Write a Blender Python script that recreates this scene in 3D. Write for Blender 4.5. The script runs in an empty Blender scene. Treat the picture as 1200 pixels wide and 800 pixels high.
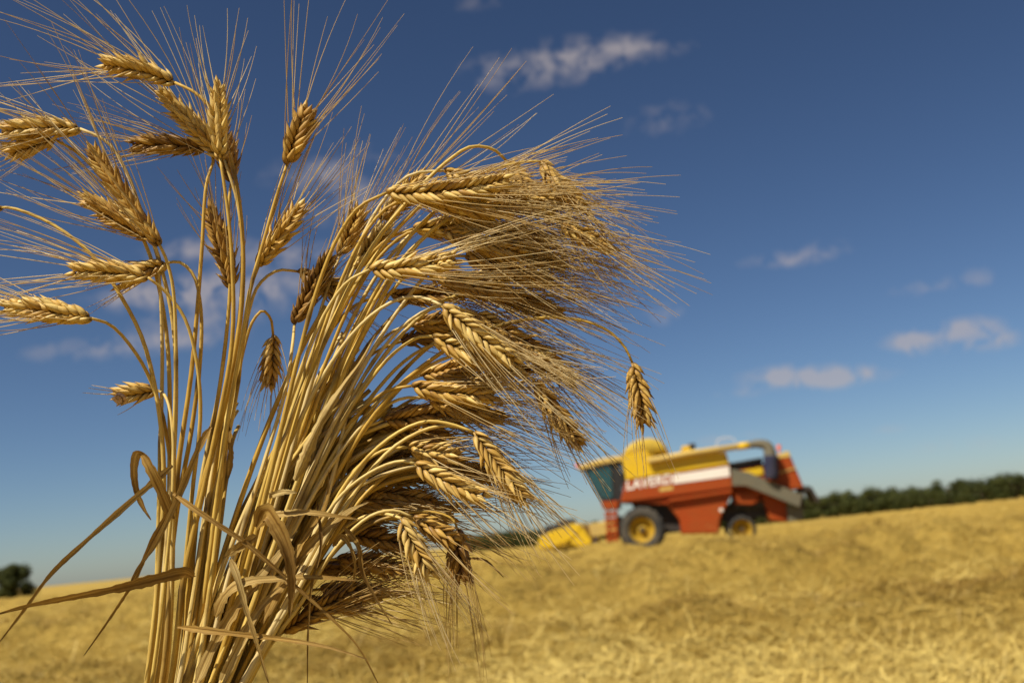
import bpy, math, random
import numpy as np
from mathutils import Matrix, Vector

# ------------------------------------------------------------------ scene, camera, sky, sun, exposure
sc = bpy.context.scene
col = sc.collection
R = math.radians
rng = np.random.default_rng(7)
random.seed(7)

PW, PH, FPX = 1200.0, 800.0, 1166.7          # photograph size and 35 mm lens in its pixels
EYE = 0.95
cam_data = bpy.data.cameras.new('camera')
cam = bpy.data.objects.new('camera', cam_data)
col.objects.link(cam)
sc.camera = cam
CM = Matrix.Rotation(R(90 + 11.25), 4, 'X') @ Matrix.Rotation(R(-5.5), 4, 'Z')
cam.matrix_world = Matrix.Translation((0, 0, EYE)) @ CM
cam_data.lens = 35
cam_data.sensor_width = 36
cam_data.clip_start = 0.02
cam_data.clip_end = 9000
cam_data.dof.use_dof = True
cam_data.dof.focus_distance = 0.60
cam_data.dof.aperture_fstop = 9.5
C3 = np.array(CM.to_3x3())
EYEV = np.array([0, 0, EYE])


def ray(px, py):
    """direction through a pixel of the photograph, scaled to one metre along the view axis"""
    return C3 @ np.array([(px - 600) / FPX, -(py - 400) / FPX, -1.0])


def P(px, py, d):
    return EYEV + ray(px, py) * d


def ground_at(px, py, z=0.0):
    r = ray(px, py)
    return EYEV + r * ((z - EYE) / r[2])


SUN_EL, SUN_AZ = 52.0, 224.0                  # azimuth clockwise from +Y
sun_dir = Vector((math.sin(R(SUN_AZ)) * math.cos(R(SUN_EL)), math.cos(R(SUN_AZ)) * math.cos(R(SUN_EL)), math.sin(R(SUN_EL))))
sun_data = bpy.data.lights.new('sun', 'SUN')
sun_data.energy = 5.0
sun_data.angle = R(0.53)
sun_data.color = (1.0, 0.92, 0.78)
sun = bpy.data.objects.new('sun', sun_data)
col.objects.link(sun)
sun.rotation_euler = sun_dir.to_track_quat('Z', 'Y').to_euler()
sun.location = (-20, -20, 40)

world = bpy.data.worlds.new('World')
sc.world = world
world.use_nodes = True
wt = world.node_tree
wt.nodes.clear()


def N(t, kind, **kw):
    n = t.nodes.new(kind)
    for k, v in kw.items():
        setattr(n, k, v)
    return n


def mth(t, op, a, b=None, c=None, clamp=False):
    n = N(t, 'ShaderNodeMath', operation=op, use_clamp=clamp)
    for i, v in enumerate((a, b, c)):
        if v is None:
            continue
        if isinstance(v, (int, float)):
            n.inputs[i].default_value = v
        else:
            t.links.new(v, n.inputs[i])
    return n.outputs[0]


SKY_STRENGTH = 0.075
sky = N(wt, 'ShaderNodeTexSky', sky_type='NISHITA', sun_disc=False)
sky.sun_elevation = R(SUN_EL)
sky.sun_rotation = R(SUN_AZ)
sky.altitude = 2000
sky.air_density = 1.0
sky.dust_density = 2.1
sky.ozone_density = 3.1
vs1 = N(wt, 'ShaderNodeVectorMath', operation='SCALE')
vs1.inputs['Scale'].default_value = 0.1
wt.links.new(sky.outputs[0], vs1.inputs[0])
gam = N(wt, 'ShaderNodeGamma')                   # the deep blue of a polarised sky
gam.inputs[1].default_value = 1.22
wt.links.new(vs1.outputs[0], gam.inputs[0])
vs2 = N(wt, 'ShaderNodeVectorMath', operation='SCALE')
vs2.inputs['Scale'].default_value = 8.3
wt.links.new(gam.outputs[0], vs2.inputs[0])
bg_sky = N(wt, 'ShaderNodeBackground')
bg_sky.inputs[1].default_value = SKY_STRENGTH
wt.links.new(vs2.outputs[0], bg_sky.inputs[0])
# clouds of the sky dome, by direction: (x/y, z/y) ahead of the field
geo = N(wt, 'ShaderNodeTexCoord')
sep = N(wt, 'ShaderNodeSeparateXYZ')
wt.links.new(geo.outputs['Generated'], sep.inputs[0])
ydir = mth(wt, 'MAXIMUM', sep.outputs[1], 0.02)
U = mth(wt, 'DIVIDE', sep.outputs[0], ydir)
W = mth(wt, 'DIVIDE', sep.outputs[2], ydir)
comb = N(wt, 'ShaderNodeCombineXYZ')
wt.links.new(U, comb.inputs[0])
wt.links.new(W, comb.inputs[1])
noi = N(wt, 'ShaderNodeTexNoise')
noi.inputs['Scale'].default_value = 36
noi.inputs['Detail'].default_value = 9
noi.inputs['Roughness'].default_value = 0.55
noi.inputs['Distortion'].default_value = 0.3
wt.links.new(comb.outputs[0], noi.inputs['Vector'])
CLOUDS = [  # px, py, half width, half height, density
    (695, 62, 54, 20, 0.66), (645, 76, 36, 15, 0.45), (750, 58, 40, 10, 0.35), (578, 82, 26, 16, 0.4), (785, 140, 40, 20, 0.32),
    (620, 95, 50, 14, 0.3), (560, 4, 30, 10, 0.25),
    (925, 303, 36, 9, 0.75), (968, 290, 22, 10, 0.25), (1085, 338, 30, 9, 0.38), (1141, 325, 18, 11, 0.42), (1072, 399, 22, 12, 1.5),
    (1138, 392, 30, 14, 1.6), (1180, 398, 30, 8, 0.5), (985, 442, 36, 10, 1.2), (922, 439, 36, 9, 1.2), (955, 444, 40, 7, 0.9), (875, 460, 26, 6, 0.4),
    (778, 367, 16, 12, 0.55), (1040, 503, 22, 6, 0.3), (850, 515, 30, 7, 0.4), (1130, 520, 60, 12, 0.22),
    (232, 291, 40, 11, 0.8), (325, 300, 42, 14, 0.8), (240, 338, 60, 16, 0.9), (180, 345, 50, 14, 0.75), (310, 345, 60, 18, 0.65),
    (175, 402, 70, 12, 0.9), (240, 372, 50, 12, 0.6), (392, 205, 55, 28, 0.5), (45, 412, 40, 10, 0.2), (420, 240, 40, 24, 0.4),
]
tot = None
for (cx, cy, hw, hh, den) in CLOUDS:
    r0 = ray(cx, cy)
    u0, w0 = r0[0] / r0[1], r0[2] / r0[1]
    k = 1.0 / (FPX * r0[1] ** 2)
    du = mth(wt, 'MULTIPLY', mth(wt, 'SUBTRACT', U, float(u0)), float(1 / (hw * k * 1.25)))
    dw = mth(wt, 'MULTIPLY', mth(wt, 'SUBTRACT', W, float(w0)), float(1 / (hh * k * 1.05)))
    q = mth(wt, 'ADD', mth(wt, 'MULTIPLY', du, du), mth(wt, 'MULTIPLY', dw, dw))
    e = mth(wt, 'MULTIPLY', mth(wt, 'POWER', 2.718, mth(wt, 'MULTIPLY', q, -1.0)), den)
    tot = e if tot is None else mth(wt, 'ADD', tot, e)
nz = N(wt, 'ShaderNodeMapRange')
nz.inputs[1].default_value = 0.36
nz.inputs[2].default_value = 0.74
wt.links.new(noi.outputs[0], nz.inputs[0])
cov = mth(wt, 'SUBTRACT', mth(wt, 'MULTIPLY', tot, mth(wt, 'ADD', mth(wt, 'MULTIPLY', nz.outputs[0], 1.9), 0.08)), 0.09, clamp=True)
cov = mth(wt, 'MULTIPLY', cov, 0.55, clamp=True)
bg_cl = N(wt, 'ShaderNodeBackground')
bg_cl.inputs[0].default_value = (0.52, 0.455, 0.44, 1)
bg_cl.inputs[1].default_value = 0.75
mixw = N(wt, 'ShaderNodeMixShader')
wt.links.new(cov, mixw.inputs[0])
wt.links.new(bg_sky.outputs[0], mixw.inputs[1])
wt.links.new(bg_cl.outputs[0], mixw.inputs[2])
wo = N(wt, 'ShaderNodeOutputWorld')
wt.links.new(mixw.outputs[0], wo.inputs[0])

sc.view_settings.view_transform = 'Standard'
sc.view_settings.look = 'None'
sc.view_settings.gamma = 1
sc.view_settings.exposure = 0.35
sc.render.engine = 'CYCLES'
sc.cycles.use_denoising = True
sc.cycles.max_bounces = 8
sc.cycles.diffuse_bounces = 3
sc.cycles.glossy_bounces = 3
sc.cycles.transparent_max_bounces = 8
sc.cycles.caustics_reflective = False
sc.cycles.caustics_refractive = False


# ------------------------------------------------------------------ helpers
def tag(o, label=None, cat=None, group=None, kind=None):
    for k, v in (('label', label), ('category', cat), ('group', group), ('kind', kind)):
        if v:
            o[k] = v
    return o


def empty(name, loc=(0, 0, 0), rot=(0, 0, 0)):
    o = bpy.data.objects.new(name, None)
    o.empty_display_size = 0.05
    o.location = loc
    o.rotation_euler = rot
    col.objects.link(o)
    return o


class MB:
    """collects quads, with a uv and a colour per vertex, into ONE mesh object"""

    def __init__(self):
        self.v, self.f, self.c, self.uv, self.n = [], [], [], [], 0

    def add(self, v, f, c=None, uv=None):
        v = np.asarray(v, float).reshape(-1, 3)
        f = np.asarray(f, int).reshape(-1, 4)
        self.v.append(v)
        self.f.append(f + self.n)
        self.c.append(np.tile([0.5, 0.5, 0.0, 1.0], (len(v), 1)) if c is None else np.asarray(c, float))
        self.uv.append(np.zeros((len(v), 2)) if uv is None else np.asarray(uv, float))
        self.n += len(v)

    def build(self, name, mat, parent=None, smooth=True, origin=None):
        V = np.concatenate(self.v)
        if origin is not None:
            V = V - np.asarray(origin, float)
        F = np.concatenate(self.f)
        Cc = np.concatenate(self.c)
        UV = np.concatenate(self.uv)
        me = bpy.data.meshes.new(name)
        me.vertices.add(len(V))
        me.vertices.foreach_set('co', V.astype(np.float32).ravel())
        me.loops.add(F.size)
        me.loops.foreach_set('vertex_index', F.astype(np.int32).ravel())
        me.polygons.add(len(F))
        me.polygons.foreach_set('loop_start', np.arange(0, F.size, 4, dtype=np.int32))
        me.polygons.foreach_set('use_smooth', np.full(len(F), smooth))
        a = me.color_attributes.new('tone', 'FLOAT_COLOR', 'POINT')
        a.data.foreach_set('color', Cc.astype(np.float32).ravel())
        ul = me.uv_layers.new(name='UVMap')
        ul.data.foreach_set('uv', UV[F.ravel()].astype(np.float32).ravel())
        me.update(calc_edges=True)
        me.validate()
        me.materials.append(mat)
        o = bpy.data.objects.new(name, me)
        col.objects.link(o)
        if parent is not None:
            o.parent = parent
        return o

    # --- shapes
    def tube(self, pts, rad, n=8, c=(0.5, 0.5, 0, 1), cap=True, flat=1.0, cols=None):
        pts = np.asarray(pts, float)
        m = len(pts)
        rad = np.broadcast_to(np.asarray(rad, float), (m,)).copy()
        if cap:
            pts = np.vstack([pts[:1], pts, pts[-1:]])
            rad = np.concatenate([[1e-6], rad, [1e-6]])
            if cols is not None:
                cols = np.vstack([cols[:1], cols, cols[-1:]])
            m += 2
        T = np.gradient(pts, axis=0)
        if cap:
            T[0], T[1], T[-1], T[-2] = T[2] if m > 4 else pts[-1] - pts[0], T[2] if m > 4 else pts[-1] - pts[0], T[-3] if m > 4 else pts[-1] - pts[0], T[-3] if m > 4 else pts[-1] - pts[0]
        T /= np.linalg.norm(T, axis=1, keepdims=True) + 1e-12
        a = np.array([0, 0, 1.0]) if abs(T[0][2]) < 0.9 else np.array([1.0, 0, 0])
        nrm = np.empty_like(pts)
        nv = np.cross(T[0], a)
        nv /= np.linalg.norm(nv)
        for i in range(m):
            nv = nv - T[i] * (nv @ T[i])
            nv /= np.linalg.norm(nv) + 1e-12
            nrm[i] = nv
        bn = np.cross(T, nrm)
        ang = np.arange(n) / n * 2 * math.pi
        V = pts[:, None, :] + rad[:, None, None] * (np.cos(ang)[None, :, None] * nrm[:, None, :] + flat * np.sin(ang)[None, :, None] * bn[:, None, :])
        i = np.arange(m - 1)[:, None] * n
        j = np.arange(n)[None, :]
        j2 = (j + 1) % n
        F = np.stack([i + j, i + j2, i + n + j2, i + n + j], -1).reshape(-1, 4)
        ln = np.concatenate([[0], np.cumsum(np.linalg.norm(np.diff(pts, axis=0), axis=1))])
        uv = np.stack([np.tile(np.abs(ang / math.pi - 1), (m, 1)), np.tile(ln[:, None], (1, n))], -1).reshape(-1, 2)
        C = np.tile(np.asarray(c, float), (m * n, 1)) if cols is None else np.repeat(cols, n, axis=0)
        self.add(V, F, C, uv)

    def box(self, x0, x1, y0, y1, z0, z1, c=None, tf=None):
        v = np.array([(x, y, z) for x in (x0, x1) for y in (y0, y1) for z in (z0, z1)], float)
        if tf is not None:
            v = tf(v)
        f = [(0, 1, 3, 2), (4, 6, 7, 5), (0, 4, 5, 1), (2, 3, 7, 6), (0, 2, 6, 4), (1, 5, 7, 3)]
        self.add(v, f, None if c is None else np.tile(c, (8, 1)))

    def prism(self, poly, y0, y1, bevel=0.02):
        """closed outline (x, z) extruded from y0 to y1, its rims chamfered; ends filled as quad fans"""
        p = np.asarray(poly, float)
        k = len(p)
        cen = p.mean(0)
        inn = p + (cen - p) / (np.linalg.norm(cen - p, axis=1, keepdims=True)) * bevel * 1.4
        rings = []
        for q, y in ((inn * 0 + cen, y0), (inn, y0), (p, y0 + bevel), (p, y1 - bevel), (inn, y1), (inn * 0 + cen, y1)):
            rings.append(np.stack([q[:, 0], np.full(k, y), q[:, 1]], 1))
        V = np.concatenate(rings)
        F = []
        for r in range(5):
            for i in range(k):
                F.append((r * k + i, r * k + (i + 1) % k, (r + 1) * k + (i + 1) % k, (r + 1) * k + i))
        self.add(V, F)

    def lathe_y(self, cx, cz, prof, n=40):
        """profile (radius, y) turned about the line through (cx, cz) along y"""
        prof = np.asarray(prof, float)
        m = len(prof)
        ang = np.arange(n) / n * 2 * math.pi
        V = np.stack([cx + prof[:, :1] * np.cos(ang), np.repeat(prof[:, 1:2], n, 1), cz + prof[:, :1] * np.sin(ang)], -1)
        i = np.arange(m - 1)[:, None] * n
        j = np.arange(n)[None, :]
        j2 = (j + 1) % n
        self.add(V, np.stack([i + j, i + j2, i + n + j2, i + n + j], -1))


def catmull(pts, n):
    pts = np.asarray(pts, float)
    p = np.vstack([2 * pts[0] - pts[1], pts, 2 * pts[-1] - pts[-2]])
    t = [0.0]
    for i in range(1, len(p)):
        t.append(t[-1] + max(np.linalg.norm(p[i] - p[i - 1]), 1e-6) ** 0.5)
    t = np.array(t)
    out = []
    for s in np.linspace(t[1], t[-2], n):
        i = min(max(np.searchsorted(t, s) - 1, 1), len(p) - 3)
        t0, t1, t2, t3 = t[i - 1:i + 3]
        p0, p1, p2, p3 = p[i - 1:i + 3]
        a1 = (t1 - s) / (t1 - t0) * p0 + (s - t0) / (t1 - t0) * p1
        a2 = (t2 - s) / (t2 - t1) * p1 + (s - t1) / (t2 - t1) * p2
        a3 = (t3 - s) / (t3 - t2) * p2 + (s - t2) / (t3 - t2) * p3
        b1 = (t2 - s) / (t2 - t0) * a1 + (s - t0) / (t2 - t0) * a2
        b2 = (t3 - s) / (t3 - t1) * a2 + (s - t1) / (t3 - t1) * a3
        out.append((t2 - s) / (t2 - t1) * b1 + (s - t1) / (t2 - t1) * b2)
    return np.array(out)


def unit(v):
    return v / (np.linalg.norm(v) + 1e-12)


# ------------------------------------------------------------------ materials
def new_mat(name):
    m = bpy.data.materials.new(name)
    m.use_nodes = True
    t = m.node_tree
    return m, t, t.nodes['Principled BSDF']


def ramp(t, fac, stops):
    r = N(t, 'ShaderNodeValToRGB')
    el = r.color_ramp.elements
    while len(el) < len(stops):
        el.new(0.5)
    for e, (p, c) in zip(el, stops):
        e.position = p
        e.color = (*c, 1)
    t.links.new(fac, r.inputs[0])
    return r.outputs[0]


def mixc(t, fac, a, b, mode='MIX'):
    n = N(t, 'ShaderNodeMix', data_type='RGBA', blend_type=mode)
    for i, v in ((0, fac), (6, a), (7, b)):
        if isinstance(v, (int, float)):
            n.inputs[i].default_value = v
        elif isinstance(v, tuple):
            n.inputs[i].default_value = (*v, 1)
        else:
            t.links.new(v, n.inputs[i])
    return n.outputs[2]


def attr(t):
    a = N(t, 'ShaderNodeAttribute', attribute_name='tone')
    s = N(t, 'ShaderNodeSeparateColor')
    t.links.new(a.outputs['Color'], s.inputs[0])
    return s.outputs


def noise(t, scale, detail=3, vec=None, rough=0.55):
    n = N(t, 'ShaderNodeTexNoise')
    n.inputs['Scale'].default_value = scale
    n.inputs['Detail'].default_value = detail
    n.inputs['Roughness'].default_value = rough
    if vec is None:
        g = N(t, 'ShaderNodeNewGeometry')
        vec = g.outputs['Position']
    t.links.new(vec, n.inputs['Vector'])
    return n.outputs[0]


def uvmap(t, sx, sy):
    u = N(t, 'ShaderNodeUVMap')
    m = N(t, 'ShaderNodeMapping')
    m.inputs['Scale'].default_value = (sx, sy, 1)
    t.links.new(u.outputs[0], m.inputs[0])
    return m.outputs[0]


def bump(t, b, h, strength, dist):
    n = N(t, 'ShaderNodeBump')
    n.inputs['Strength'].default_value = strength
    n.inputs['Distance'].default_value = dist
    t.links.new(h, n.inputs['Height'])
    t.links.new(n.outputs[0], b.inputs['Normal'])


def plant_mat(name, stops, rough, streak=None, transl=0.0, dark=(0.10, 0.055, 0.02), bumpd=0.0002, spec=0.3, dk=0.8, lo=0.35, hi=0.7):
    m, t, b = new_mat(name)
    at = attr(t)
    c = ramp(t, at[0], stops)
    if streak:
        s = noise(t, 1.0, 4, uvmap(t, *streak), 0.6)
        sm = N(t, 'ShaderNodeMapRange')
        sm.inputs[1].default_value = lo
        sm.inputs[2].default_value = hi
        t.links.new(s, sm.inputs[0])
        c = mixc(t, mth(t, 'MULTIPLY', sm.outputs[0], dk), c, mixc(t, 1.0, c, (0.46, 0.37, 0.28), 'MULTIPLY'))
        bump(t, b, s, 0.5, bumpd)
    blot = noise(t, 85, 6, rough=0.65)
    bm = N(t, 'ShaderNodeMapRange')
    bm.inputs[1].default_value = 0.52
    bm.inputs[2].default_value = 0.75
    t.links.new(blot, bm.inputs[0])
    c = mixc(t, mth(t, 'MULTIPLY', bm.outputs[0], 0.7), c, mixc(t, 1.0, c, (0.62, 0.52, 0.42), 'MULTIPLY'))
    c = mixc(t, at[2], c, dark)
    t.links.new(c, b.inputs['Base Color'])
    b.inputs['Roughness'].default_value = rough
    b.inputs['Specular IOR Level'].default_value = spec
    if transl:
        tr = N(t, 'ShaderNodeBsdfTranslucent')
        t.links.new(c, tr.inputs[0])
        mx = N(t, 'ShaderNodeMixShader')
        mx.inputs[0].default_value = transl
        t.links.new(b.outputs[0], mx.inputs[1])
        t.links.new(tr.outputs[0], mx.inputs[2])
        t.links.new(mx.outputs[0], t.nodes['Material Output'].inputs[0])
    return m


M_stem = plant_mat('straw_stem_surface', [(0.0, (0.34, 0.23, 0.08)), (0.3, (0.60, 0.39, 0.075)), (0.65, (0.75, 0.55, 0.15)), (1.0, (0.79, 0.64, 0.31))], 0.48, (5, 40), spec=0.22)
M_kernel = plant_mat('grain_husk_surface', [(0.0, (0.17, 0.085, 0.024)), (0.35, (0.42, 0.235, 0.05)), (0.7, (0.66, 0.42, 0.10)), (1.0, (0.80, 0.59, 0.20))], 0.46, (5, 110), 0.0, bumpd=0.0005, spec=0.3, dk=0.55)
M_awn = plant_mat('awn_bristle_surface', [(0.0, (0.34, 0.20, 0.06)), (0.5, (0.62, 0.43, 0.16)), (1.0, (0.84, 0.70, 0.40))], 0.25, None, 0.35)
M_leaf = plant_mat('dry_leaf_surface', [(0.0, (0.20, 0.115, 0.035)), (0.5, (0.44, 0.275, 0.07)), (1.0, (0.62, 0.47, 0.19))], 0.6, (4.5, 10), 0.15, bumpd=0.0008, spec=0.12, dk=1.0, lo=0.42, hi=0.60)
M_straw = plant_mat('cut_straw_surface', [(0.0, (0.24, 0.145, 0.025)), (0.5, (0.44, 0.30, 0.064)), (1.0, (0.64, 0.49, 0.145))], 0.5, None, 0.0)

mg, t, b = new_mat('straw_field_surface')
c1 = noise(t, 0.5, 5)
c2 = noise(t, 9.0, 6, rough=0.7)
c3 = noise(t, 60.0, 3, rough=0.7)
cc = mixc(t, c1, (0.32, 0.21, 0.040), (0.46, 0.325, 0.078))
cc = mixc(t, ramp(t, c2, [(0.35, (0, 0, 0)), (0.65, (1, 1, 1))]), cc, mixc(t, 1.0, cc, (1.25, 1.25, 1.3), 'MULTIPLY'))
cc = mixc(t, ramp(t, c3, [(0.4, (0, 0, 0)), (0.6, (1, 1, 1))]), mixc(t, 1.0, cc, (0.82, 0.79, 0.74), 'MULTIPLY'), cc)
t.links.new(cc, b.inputs['Base Color'])
b.inputs['Roughness'].default_value = 0.85
b.inputs['Specular IOR Level'].default_value = 0.1
bump(t, b, mth(t, 'ADD', mth(t, 'MULTIPLY', c2, 1.0), mth(t, 'MULTIPLY', c3, 0.3)), 1.0, 0.07)
M_ground = mg


def paint(name, colr, rough=0.4, dirt=(0.25, 0.17, 0.08), amt=0.45, metal=0.0, sc_=1.6, coat=0.0):
    m, t, b = new_mat(name)
    o = N(t, 'ShaderNodeTexCoord')
    n1 = noise(t, sc_, 6, o.outputs['Object'], 0.65)
    mr = N(t, 'ShaderNodeMapRange')
    mr.inputs[1].default_value = 0.42
    mr.inputs[2].default_value = 0.78
    t.links.new(n1, mr.inputs[0])
    c = mixc(t, mth(t, 'MULTIPLY', mr.outputs[0], amt), colr, dirt)
    t.links.new(c, b.inputs['Base Color'])
    n2 = noise(t, 7, 3, o.outputs['Object'])
    t.links.new(mth(t, 'ADD', mth(t, 'MULTIPLY', n2, 0.3), rough - 0.1), b.inputs['Roughness'])
    b.inputs['Metallic'].default_value = metal
    b.inputs['Specular IOR Level'].default_value = 0.28
    b.inputs['Coat Weight'].default_value = coat
    return m


M_red = paint('red_paint', (0.31, 0.045, 0.002), 0.55, (0.22, 0.075, 0.012), 0.5)
M_yel = paint('yellow_paint', (0.66, 0.42, 0.012), 0.4, (0.42, 0.30, 0.10), 0.4)
M_tan = paint('dusty_yellow_paint', (0.58, 0.40, 0.10), 0.6, (0.35, 0.26, 0.13), 0.6)
M_canvas = paint('yellow_canvas', (0.50, 0.34, 0.035), 0.8, (0.36, 0.25, 0.07), 0.6)
M_rim = paint('shaded_yellow_rim_paint', (0.40, 0.24, 0.010), 0.6, (0.22, 0.14, 0.04), 0.7, sc_=4)  # yellow darkened to stand for the tyre's shade on the rim
M_white = paint('white_paint', (0.78, 0.72, 0.64), 0.4, (0.5, 0.4, 0.3), 0.35)
M_grey = paint('grey_dusty_steel', (0.125, 0.115, 0.08), 0.65, (0.19, 0.15, 0.085), 0.6)
M_dark = paint('dark_steel', (0.035, 0.03, 0.027), 0.6, (0.14, 0.10, 0.06), 0.5)
M_tyre = paint('tyre_rubber', (0.03, 0.03, 0.03), 0.85, (0.20, 0.16, 0.10), 0.55)
M_blue = paint('blue_canvas_sleeve', (0.02, 0.023, 0.055), 0.9, (0.09, 0.075, 0.065), 0.4)
M_lamp = paint('orange_beacon', (0.75, 0.18, 0.09), 0.3, (0.5, 0.2, 0.1), 0.1)
M_seat = paint('black_cab_trim', (0.02, 0.02, 0.02), 0.7, (0.07, 0.06, 0.05), 0.4)
mgl, t, b = new_mat('reflection_teal_cab_glass')
b.inputs['Base Color'].default_value = (0.018, 0.075, 0.078, 1)  # teal of the reflection is put into the base colour
b.inputs['Roughness'].default_value = 0.06
b.inputs['Alpha'].default_value = 0.72
b.inputs['Specular IOR Level'].default_value = 0.8
M_glass = mgl

# ------------------------------------------------------------------ the field: one sheet with straw windrows
_lat = rng.random((256, 256))


def vnoise(x, y):
    xi, yi = np.floor(x).astype(int), np.floor(y).astype(int)
    fx, fy = x - xi, y - yi
    fx, fy = fx * fx * (3 - 2 * fx), fy * fy * (3 - 2 * fy)
    g = lambda a, b_: _lat[a & 255, b_ & 255]
    return (g(xi, yi) * (1 - fx) + g(xi + 1, yi) * fx) * (1 - fy) + (g(xi, yi + 1) * (1 - fx) + g(xi + 1, yi + 1) * fx) * fy


def fbm(x, y, o=4):
    s, a = 0, 0.5
    for k in range(o):
        s = s + a * vnoise(x * 2 ** k + 17.3 * k, y * 2 ** k + 5.1 * k)
        a *= 0.5
    return s


ROWS = [(8.6, 0.18), (12.4, 0.40), (17.6, 0.30), (23.5, 0.23), (29.0, 0.22), (34.2, 0.26), (45.0, 0.24), (54.0, 0.24), (63.0, 0.24), (72.0, 0.24)]


def row_env(x, y):
    yy = y - 0.05 * x + 0.8 * (fbm(x * 0.12, y * 0.05 + 9) - 0.47)
    e = 0
    for (r, a) in ROWS:
        e = e + np.exp(-((yy - r) / (0.75 + 0.022 * r)) ** 2)
    return np.clip(e, 0, 1)


def field_h(x, y):
    h = 0.10 * (fbm(x * 1.0, y * 1.0, 5) - 0.47) + 0.10 * (fbm(x * 0.16 + 3, y * 0.16) - 0.45)
    yy = y - 0.05 * x + 0.8 * (fbm(x * 0.12, y * 0.05 + 9) - 0.47)
    for (r, a) in ROWS:
        w = 0.75 + 0.022 * r
        env = np.exp(-((yy - r) / w) ** 2)
        h = h + a * 1.5 * env * np.clip(0.2 + 1.0 * fbm(x * 0.3 + r, y * 0.2, 2) + 1.5 * np.abs(fbm(x * 1.1 + r, y * 1.3, 4) - 0.47) * 2, 0.45, 1.2)
    h = h + np.clip((x - 8) / 60, 0, 0.5) * np.clip((y - 12) / 30, 0, 1) * 0.30 * np.clip(1 - (y - 90) / 60, 0, 1)   # a gentle rise to the right
    fade = np.clip((85 - np.abs(y - 5)) / 15, 0, 1) * np.clip((95 - np.abs(x)) / 20, 0, 1)
    return h * fade - 0.006 * np.clip(y - 85, 0, 420)   # beyond the crest the land falls away


def axis(lo, hi, step, far, grow):
    a = list(np.arange(lo, hi, step))
    s = step
    x = a[-1]
    up = []
    while x < far:
        s *= grow
        x += s
        up.append(x)
    s, x, dn = step, lo, []
    while x > -far:
        s *= grow
        x -= s
        dn.append(x)
    return np.array(dn[::-1] + a + up)


gx = axis(-26, 48, 0.16, 4200, 1.12)
gy = axis(3.0, 66, 0.16, 4200, 1.12)
X, Y = np.meshgrid(gx, gy, indexing='ij')
Z = field_h(X, Y)
nx, ny = X.shape
I = np.arange((nx - 1))[:, None] * ny + np.arange(ny - 1)[None, :]
mb = MB()
mb.add(np.stack([X, Y, Z], -1), np.stack([I, I + ny, I + ny + 1, I + 1], -1))
tag(mb.build('field', M_ground), kind='structure')

# loose straw over the field: nobody could count it
n = 300000
d = 4.5 * (62 / 4.5) ** rng.random(n)
lat = (rng.random(n) * 2 - 1) * 0.68
sx, sy = d * lat, d
keep = vnoise(sx * 1.3, sy * 1.3) + rng.random(n) * 0.9 + 0.25 * row_env(sx, sy) > 0.62
sx, sy, d = sx[keep], sy[keep], d[keep]
n = len(sx)
sz = field_h(sx, sy) + rng.random(n) ** 2 * (0.025 + 0.0015 * d)
ang = rng.random(n) * 2 * math.pi
tilt = rng.normal(0, 0.38, n)
ln = (0.06 + 0.24 * rng.random(n) ** 1.5) * (0.9 + d * 0.004)
longer = rng.random(n) < 0.05                     # whole stalks lying among the chopped straw
ln = np.where(longer, ln * 2.4, ln)
wd = (0.0014 + 0.0020 * rng.random(n)) * (0.8 + d * 0.03)
dirv = np.stack([np.cos(ang) * np.cos(tilt), np.sin(ang) * np.cos(tilt), np.sin(tilt)], 1)
side = np.stack([-np.sin(ang), np.cos(ang), rng.normal(0, 0.5, n)], 1)
side /= np.linalg.norm(side, axis=1, keepdims=True)
cen = np.stack([sx, sy, sz + 0.012], 1)
a0 = cen - dirv * ln[:, None] / 2
a1 = cen + dirv * ln[:, None] / 2
midp = cen + np.array([0, 0, 1.0]) * (ln * rng.normal(0.04, 0.06, n))[:, None]
wv = side * wd[:, None]
V = np.stack([a0 - wv, a0 + wv, midp + wv, midp - wv, a1 + wv * 0.7, a1 - wv * 0.7], 1)
base = np.arange(n)[:, None] * 6
F = np.concatenate([base + np.array([[0, 1, 2, 3]]), base + np.array([[3, 2, 4, 5]])])
tone = np.clip(rng.normal(0.42, 0.13, n) + 1.5 * (fbm(sx * 0.8 + 40, sy * 0.4) - 0.45) + 0.30 - 0.42 * row_env(sx, sy), 0, 1)  # dark noise patches paint in shadowed gaps; stubble between rows is paler
tone = np.where(longer, np.clip(tone + 0.4, 0, 1), tone)
C = np.zeros((n, 6, 4))
C[:, :, 0] = tone[:, None]
C[:, :, 1] = 0.5
C[:, :, 3] = 1
mb = MB()
mb.add(V, F, C.reshape(-1, 4))
tag(mb.build('straw', M_straw), 'loose golden cut straw lying in windrows all over the field', 'straw', kind='stuff')
# ------------------------------------------------------------------ far trees
mtl, t, b = new_mat('far_tree_leaves')
at = attr(t)
cl = ramp(t, at[0], [(0.0, (0.020, 0.026, 0.007)), (0.5, (0.046, 0.054, 0.013)), (1.0, (0.085, 0.09, 0.025))])
t.links.new(cl, b.inputs['Base Color'])
b.inputs['Roughness'].default_value = 0.7
b.inputs['Specular IOR Level'].default_value = 0.1
M_tree = mtl
M_bark = paint('tree_bark', (0.10, 0.075, 0.05), 0.9, (0.06, 0.045, 0.03), 0.6)


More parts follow.
